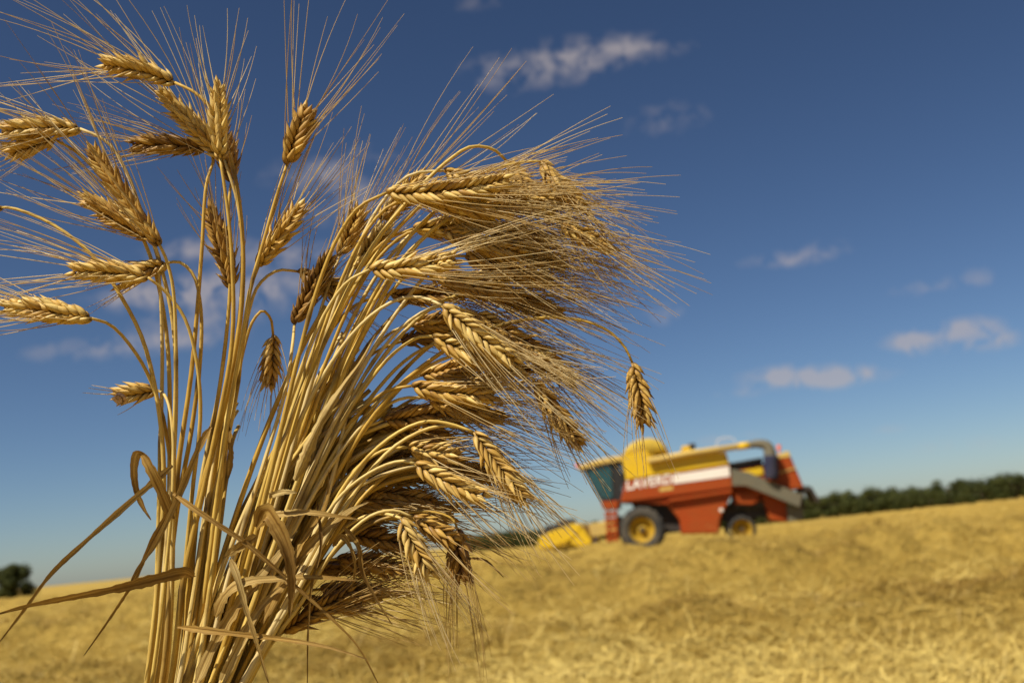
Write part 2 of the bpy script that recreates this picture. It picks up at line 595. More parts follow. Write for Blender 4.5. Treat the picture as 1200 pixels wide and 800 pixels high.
def make_tree(root, w, h, seed, leaves=4200, leaf=0.19, dome=False):
    r = np.random.default_rng(seed)
    tb = MB()
    tr = [(0, 0, -0.3), (0.03 * w, 0, 0.18 * h), (-0.02 * w, 0.03 * w, 0.42 * h), (0, 0, 0.7 * h)]
    tb.tube(catmull(tr, 9), np.linspace(0.045 * w, 0.012 * w, 9), 7)
    for k in range(7):
        a = k * 2.4 + r.random()
        z0 = h * (0.2 + 0.05 * k)
        e = np.array([math.cos(a) * w * 0.36, math.sin(a) * w * 0.36, z0 + h * 0.24])
        tb.tube(catmull([(0, 0, z0), e * [0.5, 0.5, 1] - [0, 0, h * 0.1], e], 6), np.linspace(0.02 * w, 0.006 * w, 6), 5)
    tb.build('trunk', M_bark, root)
    # clumps of leaf faces spread through an uneven crown
    nl = 34
    u = r.random(nl) * 2 * math.pi
    v = r.random(nl)
    rr = np.sqrt(1 - (v * 1.5 - 0.7) ** 2 * 0.7) * (0.6 + 0.4 * r.random(nl))
    if dome:
        rr = np.sqrt(np.clip(1 - v ** 2, 0.03, 1)) * np.sqrt(r.random(nl))
    cl_ = np.stack([np.cos(u) * rr * w * 0.40, np.sin(u) * rr * w * 0.40, h * (0.10 + 0.76 * v)], 1)
    cr = w * (0.10 + 0.10 * r.random(nl))
    tn = r.random(nl)
    k = r.integers(0, nl, leaves)
    dv = r.normal(size=(leaves, 3))
    dv /= np.linalg.norm(dv, axis=1, keepdims=True)
    c = cl_[k] * [1, 1, 1] + dv * (cr[k] * (0.45 + 0.6 * r.random(leaves)))[:, None] * [1, 1, 0.85]
    a = r.normal(size=(leaves, 3))
    a = np.cross(dv + 0.6 * r.normal(size=(leaves, 3)), a)
    a /= np.linalg.norm(a, axis=1, keepdims=True)
    b_ = np.cross(dv, a)
    b_ /= np.linalg.norm(b_, axis=1, keepdims=True) + 1e-9
    s = (leaf * (0.6 + 0.8 * r.random(leaves)))[:, None]
    V = np.stack([c - a * s, c + b_ * s * 0.55, c + a * s, c - b_ * s * 0.55], 1)
    C = np.ones((leaves, 4, 4))
    C[:, :, 0] = np.clip(0.25 + 0.5 * tn[k] + r.normal(0, 0.15, leaves), 0, 1)[:, None]
    cb = MB()
    cb.add(V, np.arange(leaves * 4).reshape(-1, 4), C.reshape(-1, 4))
    cb.build('crown', M_tree, root, smooth=False)


far_z = lambda y: float(field_h(np.array([0.0]), np.array([float(y)]))[0])
protos = []
d0, d1 = 175.0, 430.0
A = EYEV + ray(1330, 580) * d0
B = EYEV + ray(545, 634) * d1
L = math.hypot(*(B - A)[:2])
s, i = 0.0, 0
rt = random.Random(3)
while s < L:
    p = A + (B - A) * (s / L)
    x, y = p[0] + rt.uniform(-1.2, 1.2), p[1] + rt.uniform(-2, 2)
    if i < 5:
        ro = empty('broadleaf_tree', (x, y, far_z(y)))
        make_tree(ro, 7.6 + rt.uniform(-0.5, 1.5), 4.7 + rt.uniform(-0.35, 0.4), 20 + i)
        protos.append(ro)
    else:
        src = protos[rt.randrange(5)]
        ro = src.copy()
        col.objects.link(ro)
        ro.location = (x, y, far_z(y))
        ro.rotation_euler = (0, 0, rt.uniform(0, 6.28))
        ro.scale = [rt.uniform(0.86, 1.12) * (1.0 + 0.35 * s / L)] * 3
        for ch in src.children:
            c = ch.copy()
            col.objects.link(c)
            c.parent = ro
    tag(ro, 'dark green bushy tree in the long tree row beyond the straw field', 'tree', 'trees in the row beyond the field')
    s += rt.uniform(3.4, 5.0)
    i += 1
g = EYEV + ray(13, 681) * 110
lone = empty('round_tree', (g[0], g[1], far_z(g[1])))
make_tree(lone, 5.6, 3.9, 77, 9000, 0.14, True)
tag(lone, 'round dark tree standing by itself on the horizon left of the wheat', 'tree')
# ------------------------------------------------------------------ the combine harvester
KS = 0.0097


def q(px, py):
    """side elevation measured from the photograph, levelled: metres right of the front axle and above the ground"""
    dx, dy = px - 445, 520 - py
    return ((dx * 0.9962 + dy * 0.0872) * KS, (-dx * 0.0872 + dy * 0.9962) * KS)


def qs(*pts):
    return [q(*p) for p in pts]


g = ground_at(753.6, 648.5)
har = empty('combine_harvester', (g[0], g[1], float(field_h(g[0], g[1])) * 0.3), (0, 0, R(-8)))
tag(har, 'red and yellow combine harvester working across the straw field behind the wheat bundle', 'combine harvester')


def part(name, mat, fn, parent=har, smooth=False):
    m = MB()
    fn(m)
    return m.build(name, mat, parent, smooth)


def T(m, pts, y, r, n=12):
    m.tube([(x, y if np.isscalar(y) else y[i], z) for i, (x, z) in enumerate(pts)], r, n)


body = part('body', M_red, lambda m: m.prism(qs((362, 322), (385, 240), (790, 184), (798, 292), (752, 378), (742, 445), (596, 447), (590, 392), (540, 324)), 0.25, 2.75, 0.03))
sp = part('side_panel', M_red, lambda m: (m.prism(qs((362, 320), (384, 238), (793, 182), (800, 268), (560, 300)), 0.12, 0.247, 0.03), m.prism(qs((545, 322), (798, 287), (795, 276), (560, 308)), 0.05, 0.247, 0.02)), har)
part('white_stripe', M_white, lambda m: m.prism(qs((572, 216), (790, 186), (791, 226), (573, 252)), 0.10, 0.122, 0.006), sp)
part('yellow_decal', M_tan, lambda m: m.prism(qs((515, 268), (568, 260), (570, 274), (518, 281)), 0.108, 0.122, 0.004), sp)
fc = bpy.data.curves.new('lettering', 'FONT')
fc.body = 'LAVERDA'
fc.size = 0.48
fc.extrude = 0.006
fc.offset = 0.016
fc.space_character = 1.05
fc.shear = 0.15
ftmp = bpy.data.objects.new('lettering_curve', fc)
fme = bpy.data.meshes.new_from_object(ftmp)
bpy.data.objects.remove(ftmp)
fme.materials.clear()
fme.materials.append(M_white)
fo = bpy.data.objects.new('lettering', fme)
col.objects.link(fo)
fo.parent = sp
x0, z0 = q(386, 273)
fo.location = (x0, 0.112, z0)
fo.rotation_euler = (R(90), R(-3), 0)
part('white_disc', M_white, lambda m: m.lathe_y(*q(752, 356), [(1e-5, 0.03), (0.06, 0.035), (0.075, 0.06), (0.075, 0.13)], 20))  # small plain white disc on the side of the body
part('belly_panel', M_red, lambda m: m.prism(qs((600, 398), (745, 382), (738, 440), (604, 443)), 0.20, 0.247, 0.02))
tank = part('grain_tank', M_yel, lambda m: m.prism(qs((386, 234), (372, 137), (468, 122), (476, 148), (780, 130), (792, 177)), 0.12, 2.88, 0.05))
part('tank_hood', M_canvas, lambda m: m.prism(qs((374, 134), (384, 112), (404, 90), (438, 73), (482, 66), (520, 74), (546, 98), (558, 126)), 0.35, 2.6, 0.12), tank, True)
part('tank_rail', M_white, lambda m: (T(m, catmull(qs((748, 128), (752, 82), (785, 70), (815, 78), (822, 125)), 16), 0.5, 0.014, 6)), tank)
part('hatch', M_yel, lambda m: m.prism(qs((606, 118), (612, 100), (640, 97), (645, 116)), 0.7, 1.3, 0.02), tank)
part('air_intake', M_dark, lambda m: (T(m, qs((655, 122), (652, 98)), 1.0, [0.10, 0.10], 14), T(m, qs((652, 100), (651, 88)), 1.0, [0.17, 0.13], 14)), tank)
aug = part('unloading_auger', M_tan, lambda m: (T(m, qs((476, 162), (640, 134), (872, 107)), -0.05, 0.115, 18)), har, True)
part('auger_collar', M_yel, lambda m: T(m, qs((830, 112), (870, 107)), -0.05, 0.135, 18), aug, True)
part('auger_spout', M_grey, lambda m: T(m, catmull(qs((866, 107), (905, 103), (935, 110), (946, 132), (947, 158)), 14), -0.05, np.linspace(0.13, 0.25, 14), 16), aug, True)
part('canvas_sleeve', M_blue, lambda m: m.tube([(q(948, yy)[0] + 0.01 * math.sin(k * 2.1), -0.05, q(948, yy)[1]) for k, yy in enumerate(range(150, 244, 10))], [0.27, 0.26, 0.275, 0.262, 0.27, 0.255, 0.272, 0.26, 0.25, 0.255][:10], 18), aug, True)
part('straw_hood', M_red, lambda m: m.prism(qs((796, 205), (918, 180), (966, 158), (1024, 136), (1072, 272), (962, 292), (860, 302), (802, 296)), 0.35, 2.65, 0.05))
part('engine_cover', M_dark, lambda m: m.prism(qs((792, 172), (920, 152), (922, 186), (797, 203)), 0.45, 2.5, 0.03))
part('hood_cap', M_tan, lambda m: m.prism(qs((966, 160), (968, 148), (1022, 128), (1030, 152)), 0.33, 2.67, 0.02))
part('yellow_flash', M_yel, lambda m: m.prism(qs((838, 204), (918, 190), (922, 218), (846, 232)), 0.31, 0.352, 0.01))
part('hood_stripe', M_tan, lambda m: m.prism(qs((974, 213), (1046, 194), (1047, 199), (975, 218)), 0.31, 0.352, 0.006))
part('grain_elevator', M_grey, lambda m: m.prism(qs((797, 197), (862, 212), (1062, 302), (1048, 348), (846, 262), (799, 262)), -0.02, 0.30, 0.02))
part('axle_frame', M_red, lambda m: m.prism(qs((806, 332), (804, 268), (856, 262), (908, 318), (872, 336)), 0.35, 2.6, 0.03))
part('chassis', M_dark, lambda m: m.prism(qs((752, 330), (760, 400), (800, 405), (930, 380), (935, 330)), 0.95, 2.1, 0.03))
part('chassis', M_dark, lambda m: m.prism(qs((796, 320), (935, 318), (935, 345), (800, 350)), 0.6, 2.4, 0.02))
part('axle_housing', M_dark, lambda m: m.prism(qs((402, 322), (560, 320), (604, 398), (600, 436), (470, 440), (425, 380)), 0.75, 2.1, 0.03))
part('straw_chute', M_red, lambda m: m.prism(qs((905, 282), (1010, 322), (1004, 402), (940, 396)), 0.55, 2.4, 0.03))
part('chaff_spreader', M_grey, lambda m: m.prism(qs((1004, 342), (1064, 330), (1066, 396), (1008, 404)), 0.4, 2.6, 0.03))
part('straw_chopper', M_dark, lambda m: (m.prism(qs((1050, 292), (1082, 264), (1100, 268), (1090, 290)), 0.5, 2.5, 0.02), m.prism(qs((1090, 268), (1102, 268), (1134, 326), (1120, 330)), 0.5, 2.5, 0.01), m.prism(qs((1050, 296), (1070, 290), (1072, 345), (1054, 350)), 0.3, 2.6, 0.02)))
part('rear_beacon', M_lamp, lambda m: (T(m, qs((990, 140), (990, 120)), 0.7, 0.03, 8), T(m, qs((990, 122), (990, 102)), 0.7, [0.085, 0.07], 12)))
part('axle', M_dark, lambda m: (m.tube([(q(445, 435)[0], 0.3, 0.88), (q(445, 435)[0], 2.7, 0.88)], 0.16, 10), m.tube([(q(828, 431)[0], 0.3, 0.55), (q(828, 431)[0], 2.7, 0.55)], 0.09, 10)))


def wheel(cx, r, rim_r, y0, w, lugs):
    rad = r - 0.03
    wh = part('wheel', M_tyre, lambda m: (m.lathe_y(cx, r, [(rim_r, y0 + 0.06), (rim_r + 0.03, y0 + 0.01), ((rim_r + rad) / 2, y0 - 0.03), (rad - 0.07, y0 + 0.01), (rad, y0 + 0.08), (rad, y0 + w - 0.08), (rad - 0.07, y0 + w - 0.01), ((rim_r + rad) / 2, y0 + w + 0.03), (rim_r, y0 + w - 0.06)], 48)), har, True)

    def lug(m):
        for k in range(lugs):
            a = k / lugs * 2 * math.pi
            for sgn, ya, yb in ((1, y0 + 0.02, y0 + w * 0.55), (-1, y0 + w * 0.45, y0 + w - 0.02)):
                a1 = a + (0 if sgn > 0 else math.pi / lugs)
                pts = []
                for (aa, yy) in ((a1, ya if sgn > 0 else yb), (a1 + 0.22, yb if sgn > 0 else ya)):
                    pts.append((cx + math.cos(aa) * rad, yy, r + math.sin(aa) * rad))
                m.tube(pts, 0.03, 4)
    part('tread', M_tyre, lug, wh)
    part('rim', M_rim, lambda m: m.lathe_y(cx, r, [(1e-4, y0 + 0.22), (rim_r * 0.35, y0 + 0.21), (rim_r * 0.42, y0 + 0.26), (rim_r * 0.76, y0 + 0.28), (rim_r * 0.84, y0 + 0.12), (rim_r * 0.95, y0 + 0.05), (rim_r + 0.02, y0 + 0.045), (rim_r + 0.02, y0 + 0.12)], 40), wh, True)
    part('hub', M_dark, lambda m: (m.lathe_y(cx, r, [(1e-4, y0 + 0.10), (rim_r * 0.2, y0 + 0.11), (rim_r * 0.22, y0 + 0.24)], 20)), wh)


fx, rx = q(445, 435)[0], q(828, 431)[0]
wheel(fx, 0.88, 0.475, -0.15, 0.60, 18)
wheel(fx, 0.88, 0.475, 2.55, 0.60, 18)
wheel(rx, 0.53, 0.37, 0.0, 0.38, 16)
wheel(rx, 0.53, 0.37, 2.62, 0.38, 16)
# cab
cab = part('cab', M_seat, lambda m: (m.prism(qs((282, 314), (374, 312), (374, 304), (282, 304)), 0.35, 2.35, 0.01), m.prism(qs((366, 158), (377, 158), (380, 306), (372, 306)), 0.35, 2.35, 0.005)))
part('cab_roof', M_tan, lambda m: m.prism(qs((198, 190), (194, 174), (285, 147), (372, 134), (380, 154), (290, 172)), 0.22, 2.5, 0.04), cab)
for yy in (0.37, 2.33):
    part('cab_pillar', M_seat, lambda m: T(m, qs((216, 186), (284, 310)), yy, 0.035, 8), cab)
    part('cab_pillar', M_seat, lambda m: T(m, qs((328, 162), (334, 310)), yy, 0.03, 8), cab)
part('side_window', M_glass, lambda m: m.prism(qs((224, 188), (325, 166), (331, 306), (286, 306)), 0.355, 0.37, 0.004), cab)
part('side_window', M_glass, lambda m: m.prism(qs((224, 188), (325, 166), (331, 306), (286, 306)), 2.33, 2.345, 0.004), cab)
dr = part('door', M_seat, lambda m: m.prism(qs((332, 164), (363, 157), (371, 306), (337, 306)), 0.355, 0.372, 0.004), cab)
part('handle', M_dark, lambda m: T(m, qs((340, 250), (352, 249)), 0.33, 0.02, 6), dr)
part('windscreen', M_glass, lambda m: m.prism(qs((214, 186), (219, 186), (288, 308), (283, 308)), 0.40, 2.30, 0.002), cab)
part('driver_seat', M_seat, lambda m: (m.prism(qs((325, 285), (362, 282), (362, 272), (324, 276)), 1.0, 1.6, 0.02), m.prism(qs((350, 275), (362, 274), (366, 200), (357, 202)), 1.05, 1.55, 0.02), m.prism(qs((335, 306), (355, 306), (355, 284), (335, 285)), 1.15, 1.45, 0.01)), cab)
part('steering_column', M_seat, lambda m: (T(m, qs((296, 304), (308, 262)), 1.3, 0.035, 8), m.tube([(q(308, 262)[0] + 0.16 * math.cos(a) * 0.9, 1.3 + 0.19 * math.sin(a), q(308, 262)[1] + 0.05 * math.cos(a)) for a in np.linspace(0, 6.283, 20)], 0.016, 6)), cab)
part('marker_lamp', M_lamp, lambda m: T(m, qs((186, 176), (200, 172)), 0.30, [0.09, 0.085], 12), cab)
part('platform', M_red, lambda m: m.prism(qs((284, 318), (356, 314), (352, 344), (296, 348)), -0.05, 2.4, 0.02))


def ladder(m):
    for k in range(5):
        m.prism(qs((300 + k, 360 + k * 24), (350, 356 + k * 24), (352, 373 + k * 24), (302 + k, 378 + k * 24)), -0.20, 0.20, 0.01)
    for yy in (-0.2, 0.2):
        T(m, qs((312, 340), (318, 478)), yy, 0.03, 6)
        T(m, qs((344, 340), (350, 474)), yy, 0.03, 6)


part('ladder', M_red, ladder)
part('hand_rail', M_dark, lambda m: T(m, catmull(qs((300, 345), (292, 300), (300, 250), (312, 246)), 10), 0.02, 0.018, 6))
part('feeder_house', M_tan, lambda m: m.prism(qs((228, 404), (282, 396), (355, 372), (362, 420), (290, 452), (236, 456)), 0.9, 2.1, 0.03))
hd = part('header', M_yel, lambda m: (m.prism(qs((200, 402), (214, 408), (246, 462), (232, 466)), -0.78, 3.78, 0.01), m.prism(qs((60, 497), (150, 484), (240, 468), (244, 478), (150, 496), (62, 503)), -0.78, 3.78, 0.01)))
for ya, yb in ((-0.92, -0.78), (3.78, 3.92)):
    part('crop_divider', M_yel, lambda m: (m.prism(qs((42, 484), (50, 455), (90, 434), (186, 400), (212, 410), (205, 436), (166, 468), (80, 497), (48, 498)), ya, yb, 0.03), m.prism(qs((176, 440), (208, 412), (252, 464), (252, 480), (196, 492), (170, 476)), ya + 0.03, yb + (0.02 if ya > 0 else 0.0), 0.03)), hd)
rc = q(118, 445)


def reel(m):
    m.tube([(rc[0], -0.76, rc[1]), (rc[0], 3.76, rc[1])], 0.07, 10)
    for k in range(6):
        a = k / 6 * 2 * math.pi + 0.3
        e = (rc[0] + 0.52 * math.cos(a), rc[1] + 0.52 * math.sin(a))
        m.tube([(e[0], -0.74, e[1]), (e[0], 3.74, e[1])], 0.035, 6)
        for yy in (-0.72, 0.8, 2.2, 3.72):
            m.tube([(rc[0], yy, rc[1]), (e[0], yy, e[1])], 0.022, 5)
        for j in range(40):
            yy = -0.7 + j * 0.113
            m.tube([(e[0], yy, e[1]), (e[0] - 0.04, yy, e[1] - 0.24)], 0.008, 3)


part('reel', M_dark, reel, hd)
part('reel_shield', M_dark, lambda m: m.prism(qs((44, 458), (52, 432), (148, 386), (194, 384), (190, 402), (92, 438)), -0.90, -0.74, 0.01), hd)
ac = q(196, 452)
part('intake_auger', M_tan, lambda m: (m.tube([(ac[0], -0.76, ac[1]), (ac[0], 3.76, ac[1])], 0.16, 14), m.tube([(ac[0] + 0.22 * math.cos(a), -0.7 + a / (2 * math.pi) * 0.42, ac[1] + 0.22 * math.sin(a)) for a in np.linspace(0, 2 * math.pi * 10.4, 220)], 0.03, 4)), hd)
# ------------------------------------------------------------------ the bundle of bearded wheat
D0 = 0.60                                        # metres from the camera to the middle of the bundle
MPX = D0 / FPX
CZ = C3 @ np.array([0, 0, 1.0])                  # towards the camera
GROUP = 'wheat stalks gathered in the bundle'
KR = np.array([0.40, 0.78, 1.0, 0.95, 0.74, 0.45, 0.20, 0.05])
KZ = np.array([0.0, 0.09, 0.24, 0.40, 0.58, 0.75, 0.89, 1.0])


def kernel(m, p, d, s, ln, w, tone, curve):
    """one husked grain: base p, axis d, flattened along s"""
    n = np.cross(d, s)
    k = 7
    a = np.arange(k) / k * 2 * math.pi
    keel = 1 + 0.10 * np.cos(2 * a) + 0.16 * np.cos(3 * a + 1.57)
    V = p + (KZ * ln)[:, None, None] * d + (curve * ln * KZ ** 2)[:, None, None] * s + \
        (KR * w)[:, None, None] * ((np.cos(a) * keel)[None, :, None] * n + (np.sin(a) * 0.82)[None, :, None] * s)
    C = np.zeros((len(KZ), k, 4))
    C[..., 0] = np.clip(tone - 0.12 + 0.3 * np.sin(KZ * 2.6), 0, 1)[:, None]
    C[..., 2] = np.array([0.75, 0.42, 0.08, 0, 0, 0.05, 0.2, 0.6])[:, None]  # base rings darkened to paint shade in the gaps; brown tips are natural
    C[..., 3] = 1
    i = np.arange(len(KZ) - 1)[:, None] * k
    j = np.arange(k)[None, :]
    j2 = (j + 1) % k
    uv = np.stack([np.tile(np.abs(a / math.pi - 1), (len(KZ), 1)), np.tile(KZ[:, None] * 0.01 + tone * 3, (1, k))], -1)
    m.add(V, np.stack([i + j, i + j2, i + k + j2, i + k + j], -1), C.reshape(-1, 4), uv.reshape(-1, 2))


def make_ear(root, B, Tp, bend, rot, awn_m, spread, tone, width=1.0, sweep=(0, 0, 0), label=None, awn_frac=0.88):
    L = np.linalg.norm(Tp - B)
    ax = unit(Tp - B)
    pc = (B + Tp) / 2 + unit(np.cross(ax, CZ)) * bend * L
    cv = lambda u: (1 - u) ** 2 * B + 2 * u * (1 - u) * pc + u * u * Tp
    tg = lambda u: unit(2 * (1 - u) * (pc - B) + 2 * u * (Tp - pc))
    m, w = MB(), MB()
    per = 0.051 * 0.107
    nn = int(max(9, min(32, round(L / 0.00245))))
    m.tube([cv(u) for u in np.linspace(0, 0.9, 8)], 0.0009, 6, (tone, 0.5, 0.2, 1))
    KL = 0.0118
    KWD = 0.00204 * width
    r0 = np.asarray(sweep, float)
    for i in range(nn + 1):
        u = i / (nn + 0.001) * 0.84
        t = tg(u)
        s0 = unit(np.cross(t, CZ))
        n0 = np.cross(s0, t)
        ra = rot + 0.25 * (u - 0.5)
        s = s0 * math.cos(ra) + n0 * math.sin(ra)
        nv = np.cross(s, t)
        sg = 1 if i % 2 else -1
        sz = (0.72 + 0.36 * min(1, u * 4)) * (1 - 0.5 * max(0, (u - 0.5) / 0.45))
        p = cv(u)
        fl = (-1, 0, 1) if i < nn else (0,)
        for k in fl:
            kt = float(np.clip(tone + random.gauss(0, 0.17), 0, 1))
            spl = R(random.gauss(23, 6) - 7 * u) * (1 if i < nn else 0.2)
            fan = k * R(random.gauss(19, 6))
            d = unit(t * math.cos(spl) + s * sg * math.sin(spl) + nv * math.sin(fan))
            pb = p + s * sg * 0.0010 * sz * width + nv * k * 0.0017 * sz * width + t * (0.0016 if k == 0 else 0) + s * sg * (0.0012 if k == 0 else 0)
            kl = KL * sz * random.uniform(0.9, 1.1)
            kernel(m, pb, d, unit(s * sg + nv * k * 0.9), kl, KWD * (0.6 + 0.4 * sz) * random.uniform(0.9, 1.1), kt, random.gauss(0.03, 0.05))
            if (k != 0 or i == nn or random.random() < 0.10) and (i > 2 or random.random() < 0.5) and random.random() < awn_frac and awn_m > 0:
                la = awn_m * random.uniform(0.62, 1.12) * (0.85 + 0.25 * (1 - u))
                d1 = unit(t + s * sg * spread * random.uniform(0.1, 1.0) + nv * (k * spread * random.uniform(0.1, 0.9) + random.gauss(0, 0.05)) + 0.25 * d)
                tip = pb + d * kl * 0.97
                bd = r0 * random.uniform(0.5, 1.3) + np.array([random.gauss(0, 0.05) for _ in range(3)]) + 0.18 * (t - d1)
                v = np.linspace(0, 1, 8)[:, None]
                d_ = unit(d * 0.5 + d1)
                pts = tip + la * (v * (d_ * (1 - v) + d1 * v) + 0.5 * bd * v * v)
                tn = float(np.clip(0.46 + 0.45 * tone + random.gauss(0, 0.2), 0, 1))
                w.tube(pts, np.linspace(0.00030, 0.00012, 8), 4, (tn, 0.5, 0, 1), cap=False)
    o = root.location
    ear = m.build('ear', M_kernel, root, True, o)
    if w.n:
        w.build('awns', M_awn, ear, True, o)
    return ear


def stem_path(vias, dd_top, root, dd_root):
    """pixel control points from the ear down, then on below the frame to the ground"""
    ctrl = [P(x, y, D0 + dd * 0.01) for (x, y, dd) in vias]
    b1 = P(158 + (root - 225) * 0.42, 1010, D0 + dd_root * 0.007)
    b0 = P(120 + (root - 225) * 0.50, 1500, D0 + dd_root * 0.009)
    gnd = np.array([b0[0] + (b0[0] - b1[0]) * 1.2, b0[1] + (b0[1] - b1[1]) * 0.5 + dd_root * 0.004, -0.03])
    return ctrl + [b1, b0, gnd]


def make_stem(root, pts, r_top, r_bot, tone, nodes=2, n=8):
    P_ = catmull(pts, 64)
    ln = np.concatenate([[0], np.cumsum(np.linalg.norm(np.diff(P_, axis=0), axis=1))])
    u = ln / ln[-1]
    rad = r_top + (r_bot - r_top) * np.clip(ln / 0.36, 0, 1) ** 0.8
    cols = np.zeros((len(P_), 4))
    cols[:, 3] = 1
    cols[:, 0] = np.clip(tone + 0.14 * np.sin(u * 9 + tone * 40), 0, 1)
    for k in range(nodes):
        z = random.uniform(0.12, 0.45) if k == 0 else random.uniform(0.45, 0.9)
        j = int(z * len(P_))
        rad[j] *= 1.22
        cols[j, 2] = 0.75
        if j + 1 < len(P_):
            cols[j + 1, 2] = 0.3
        step = np.arange(len(P_))
        cols[:, 0] = np.where((step > j) & (step < j + 12), np.clip(cols[:, 0] + random.uniform(-0.25, 0.2), 0, 1), cols[:, 0])
    m = MB()
    m.tube(P_, rad, n, cols=cols)
    return m.build('stem', M_stem, root, True, root.location)


def make_leaf(root, pix, width_px, tone, face=0.0, twist=0.0, fold=0.25, taper=1.0, name='leaf'):
    """dry blade along pixel/depth points; face turns its flat side from the camera, twist adds along its length"""
    pts = catmull([P(x, y, D0 + dd * 0.01) for (x, y, dd) in pix], 44)
    Tn = np.gradient(pts, axis=0)
    Tn /= np.linalg.norm(Tn, axis=1, keepdims=True)
    u = np.linspace(0, 1, 44)
    w = width_px * MPX * 0.5 * np.clip(u / 0.06, 0.45, 1) * np.clip((1 - u) / taper, 0.0, 1) ** 0.7 + 0.0002
    w = w * (1 + 0.08 * np.sin(u * 23 + tone * 30) + 0.10 * rng.normal(size=44))
    V, UV, Cc = [], [], []
    cr = np.linspace(-1, 1, 7)
    ln = np.concatenate([[0], np.cumsum(np.linalg.norm(np.diff(pts, axis=0), axis=1))])
    for i in range(44):
        s0 = unit(np.cross(Tn[i], CZ))
        n0 = np.cross(s0, Tn[i])
        a = face + twist * u[i] + 0.15 * math.sin(7 * u[i] + tone * 9)
        s = s0 * math.cos(a) + n0 * math.sin(a)
        nv = np.cross(s, Tn[i])
        for c in cr:
            V.append(pts[i] + s * w[i] * c + nv * w[i] * (fold * (abs(c) - 0.5) + 0.10 * math.sin(3 * c + 11 * u[i])))
            UV.append((c * 0.5 + 0.5, ln[i]))
            Cc.append((np.clip(tone + 0.25 * math.sin(5 * u[i] + 40 * tone) * 0.6, 0, 1), u[i], 0.55 if i > 40 else (0.25 if abs(c) > 0.9 else 0), 1))
    i = np.arange(43)[:, None] * 7
    j = np.arange(6)[None, :]
    m = MB()
    m.add(V, np.stack([i + j, i + j + 1, i + j + 8, i + j + 7], -1), Cc, UV)
    return m.build(name, M_leaf, root, True, root.location)


STALK = {}


def bez(a, b_, c, d, k=9):
    u = np.linspace(0, 1, k)[:, None]
    a, b_, c, d = map(np.asarray, (a, b_, c, d))
    return (1 - u) ** 3 * a + 3 * u * (1 - u) ** 2 * b_ + 3 * u * u * (1 - u) * c + u ** 3 * d


def stalk(key, b, tp, dd=0.0, root=250, vias=None, bend=0.0, rot=0.2, awn=130, spread=0.35, tone=0.6, label=None, droot=None, tip_dd=None,
          width=1.0, sweep=(0, 0, -0.03), arch=0.22, stem_tone=None, r_top=0.00088, r_bot=0.00195, start=None, awn_frac=None):
    droot = (random.uniform(-2.2, 2.2) if droot is None else droot)
    if vias is None:
        e = unit(np.array(tp, float) - np.array(b, float))
        dist = math.hypot(b[0] - root, b[1] - 800)
        sl = 0.14 + (root - 165) / 125 * 0.32 if start is None else start
        d0_ = unit(np.array([sl, -1.0]))
        pp = bez((root, 800), np.array([root, 800]) + d0_ * dist * 0.48, np.array(b) - e * dist * arch, b)[::-1]
        vp = [(x, y) for x, y in pp]
    else:
        vp = [b] + list(vias) + [(root, 800)]
    k = len(vp) - 1
    v3 = [(x, y, dd + (droot - dd) * (i / k) ** 0.8) for i, (x, y) in enumerate(vp)]
    pts = stem_path(v3, dd, root, droot)
    ro = empty('wheat_stalk', pts[-1] * [1, 1, 0])
    tag(ro, label, 'wheat stalk', GROUP)
    st = random.uniform(0.3, 0.95) if stem_tone is None else stem_tone
    make_stem(ro, pts, r_top, r_bot * random.uniform(0.85, 1.12), st)
    td = dd if tip_dd is None else tip_dd
    if awn_frac is None:
        awn_frac = 0.62 if key[0] == 'e' else 0.78
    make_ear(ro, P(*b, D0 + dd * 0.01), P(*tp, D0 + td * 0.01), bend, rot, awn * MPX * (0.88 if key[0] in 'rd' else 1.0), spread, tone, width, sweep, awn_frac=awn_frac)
    STALK[key] = ro
    return ro


WS = (0.04, 0, -0.13)
# loose stalks fanning out to the left
S = stalk
S('e1', (205, 97), (112, 74), 0, 212, [(229, 109), (247, 128), (270, 185), (283, 260), (283, 360), (262, 480), (228, 610)], 0.10, 0.5, 185, 0.5, 0.72, 'topmost wheat ear of the left fan, pointing left with its awns spread towards the corner')
S('e2', (263, 188), (178, 100), 1.5, 206, [(277, 232), (284, 290), (277, 400), (250, 520), (222, 630)], 0.04, 0.9, 180, 0.35, 0.70, 'wheat ear slanting up left just beneath the topmost ear of the left fan')
S('e3', (258, 186), (255, 92), -1, 200, [(264, 225), (271, 290), (272, 400), (246, 540), (215, 680)], 0.0, 1.5, 95, 0.35, 0.82, 'bright wheat ear standing straight up among the left fan')
S('e4', (271, 213), (264, 160), 2.0, 209, [(268, 240), (270, 330), (258, 450), (235, 570)], 0.0, 0.4, 60, 0.3, 0.25, 'small brown wheat ear tucked behind the straight upright one')
S('e5', (240, 174), (146, 170), 2.5, 190, [(250, 186), (242, 215), (236, 300), (225, 430), (206, 570)], 0.05, 0.2, 110, 0.4, 0.10, 'dark shaded wheat ear pointing left beneath the slanting ears')  # low husk tone paints in the shade
S('e6', (94, 151), (-8, 156), 0.5, 180, [(125, 166), (150, 205), (166, 250), (185, 300), (203, 380), (206, 480), (198, 600)], 0.06, 0.2, 180, 0.4, 0.70, 'wheat ear pointing left and running out of the picture above the second one')
S('e6b', (63, 163), (6, 178), 1.0, 187, [(92, 180), (124, 214), (160, 265), (180, 312), (195, 390), (199, 500)], -0.04, 0.5, 120, 0.4, 0.58, 'second wheat ear crossing just below the one that runs out of the picture')
S('e8', (187, 287), (97, 158), -1.5, 193, [(194, 302), (202, 332), (206, 400), (204, 520)], -0.03, 1.2, 160, 0.4, 0.42, 'long brown wheat ear slanting up left in front of a shorter brown ear', width=0.88)
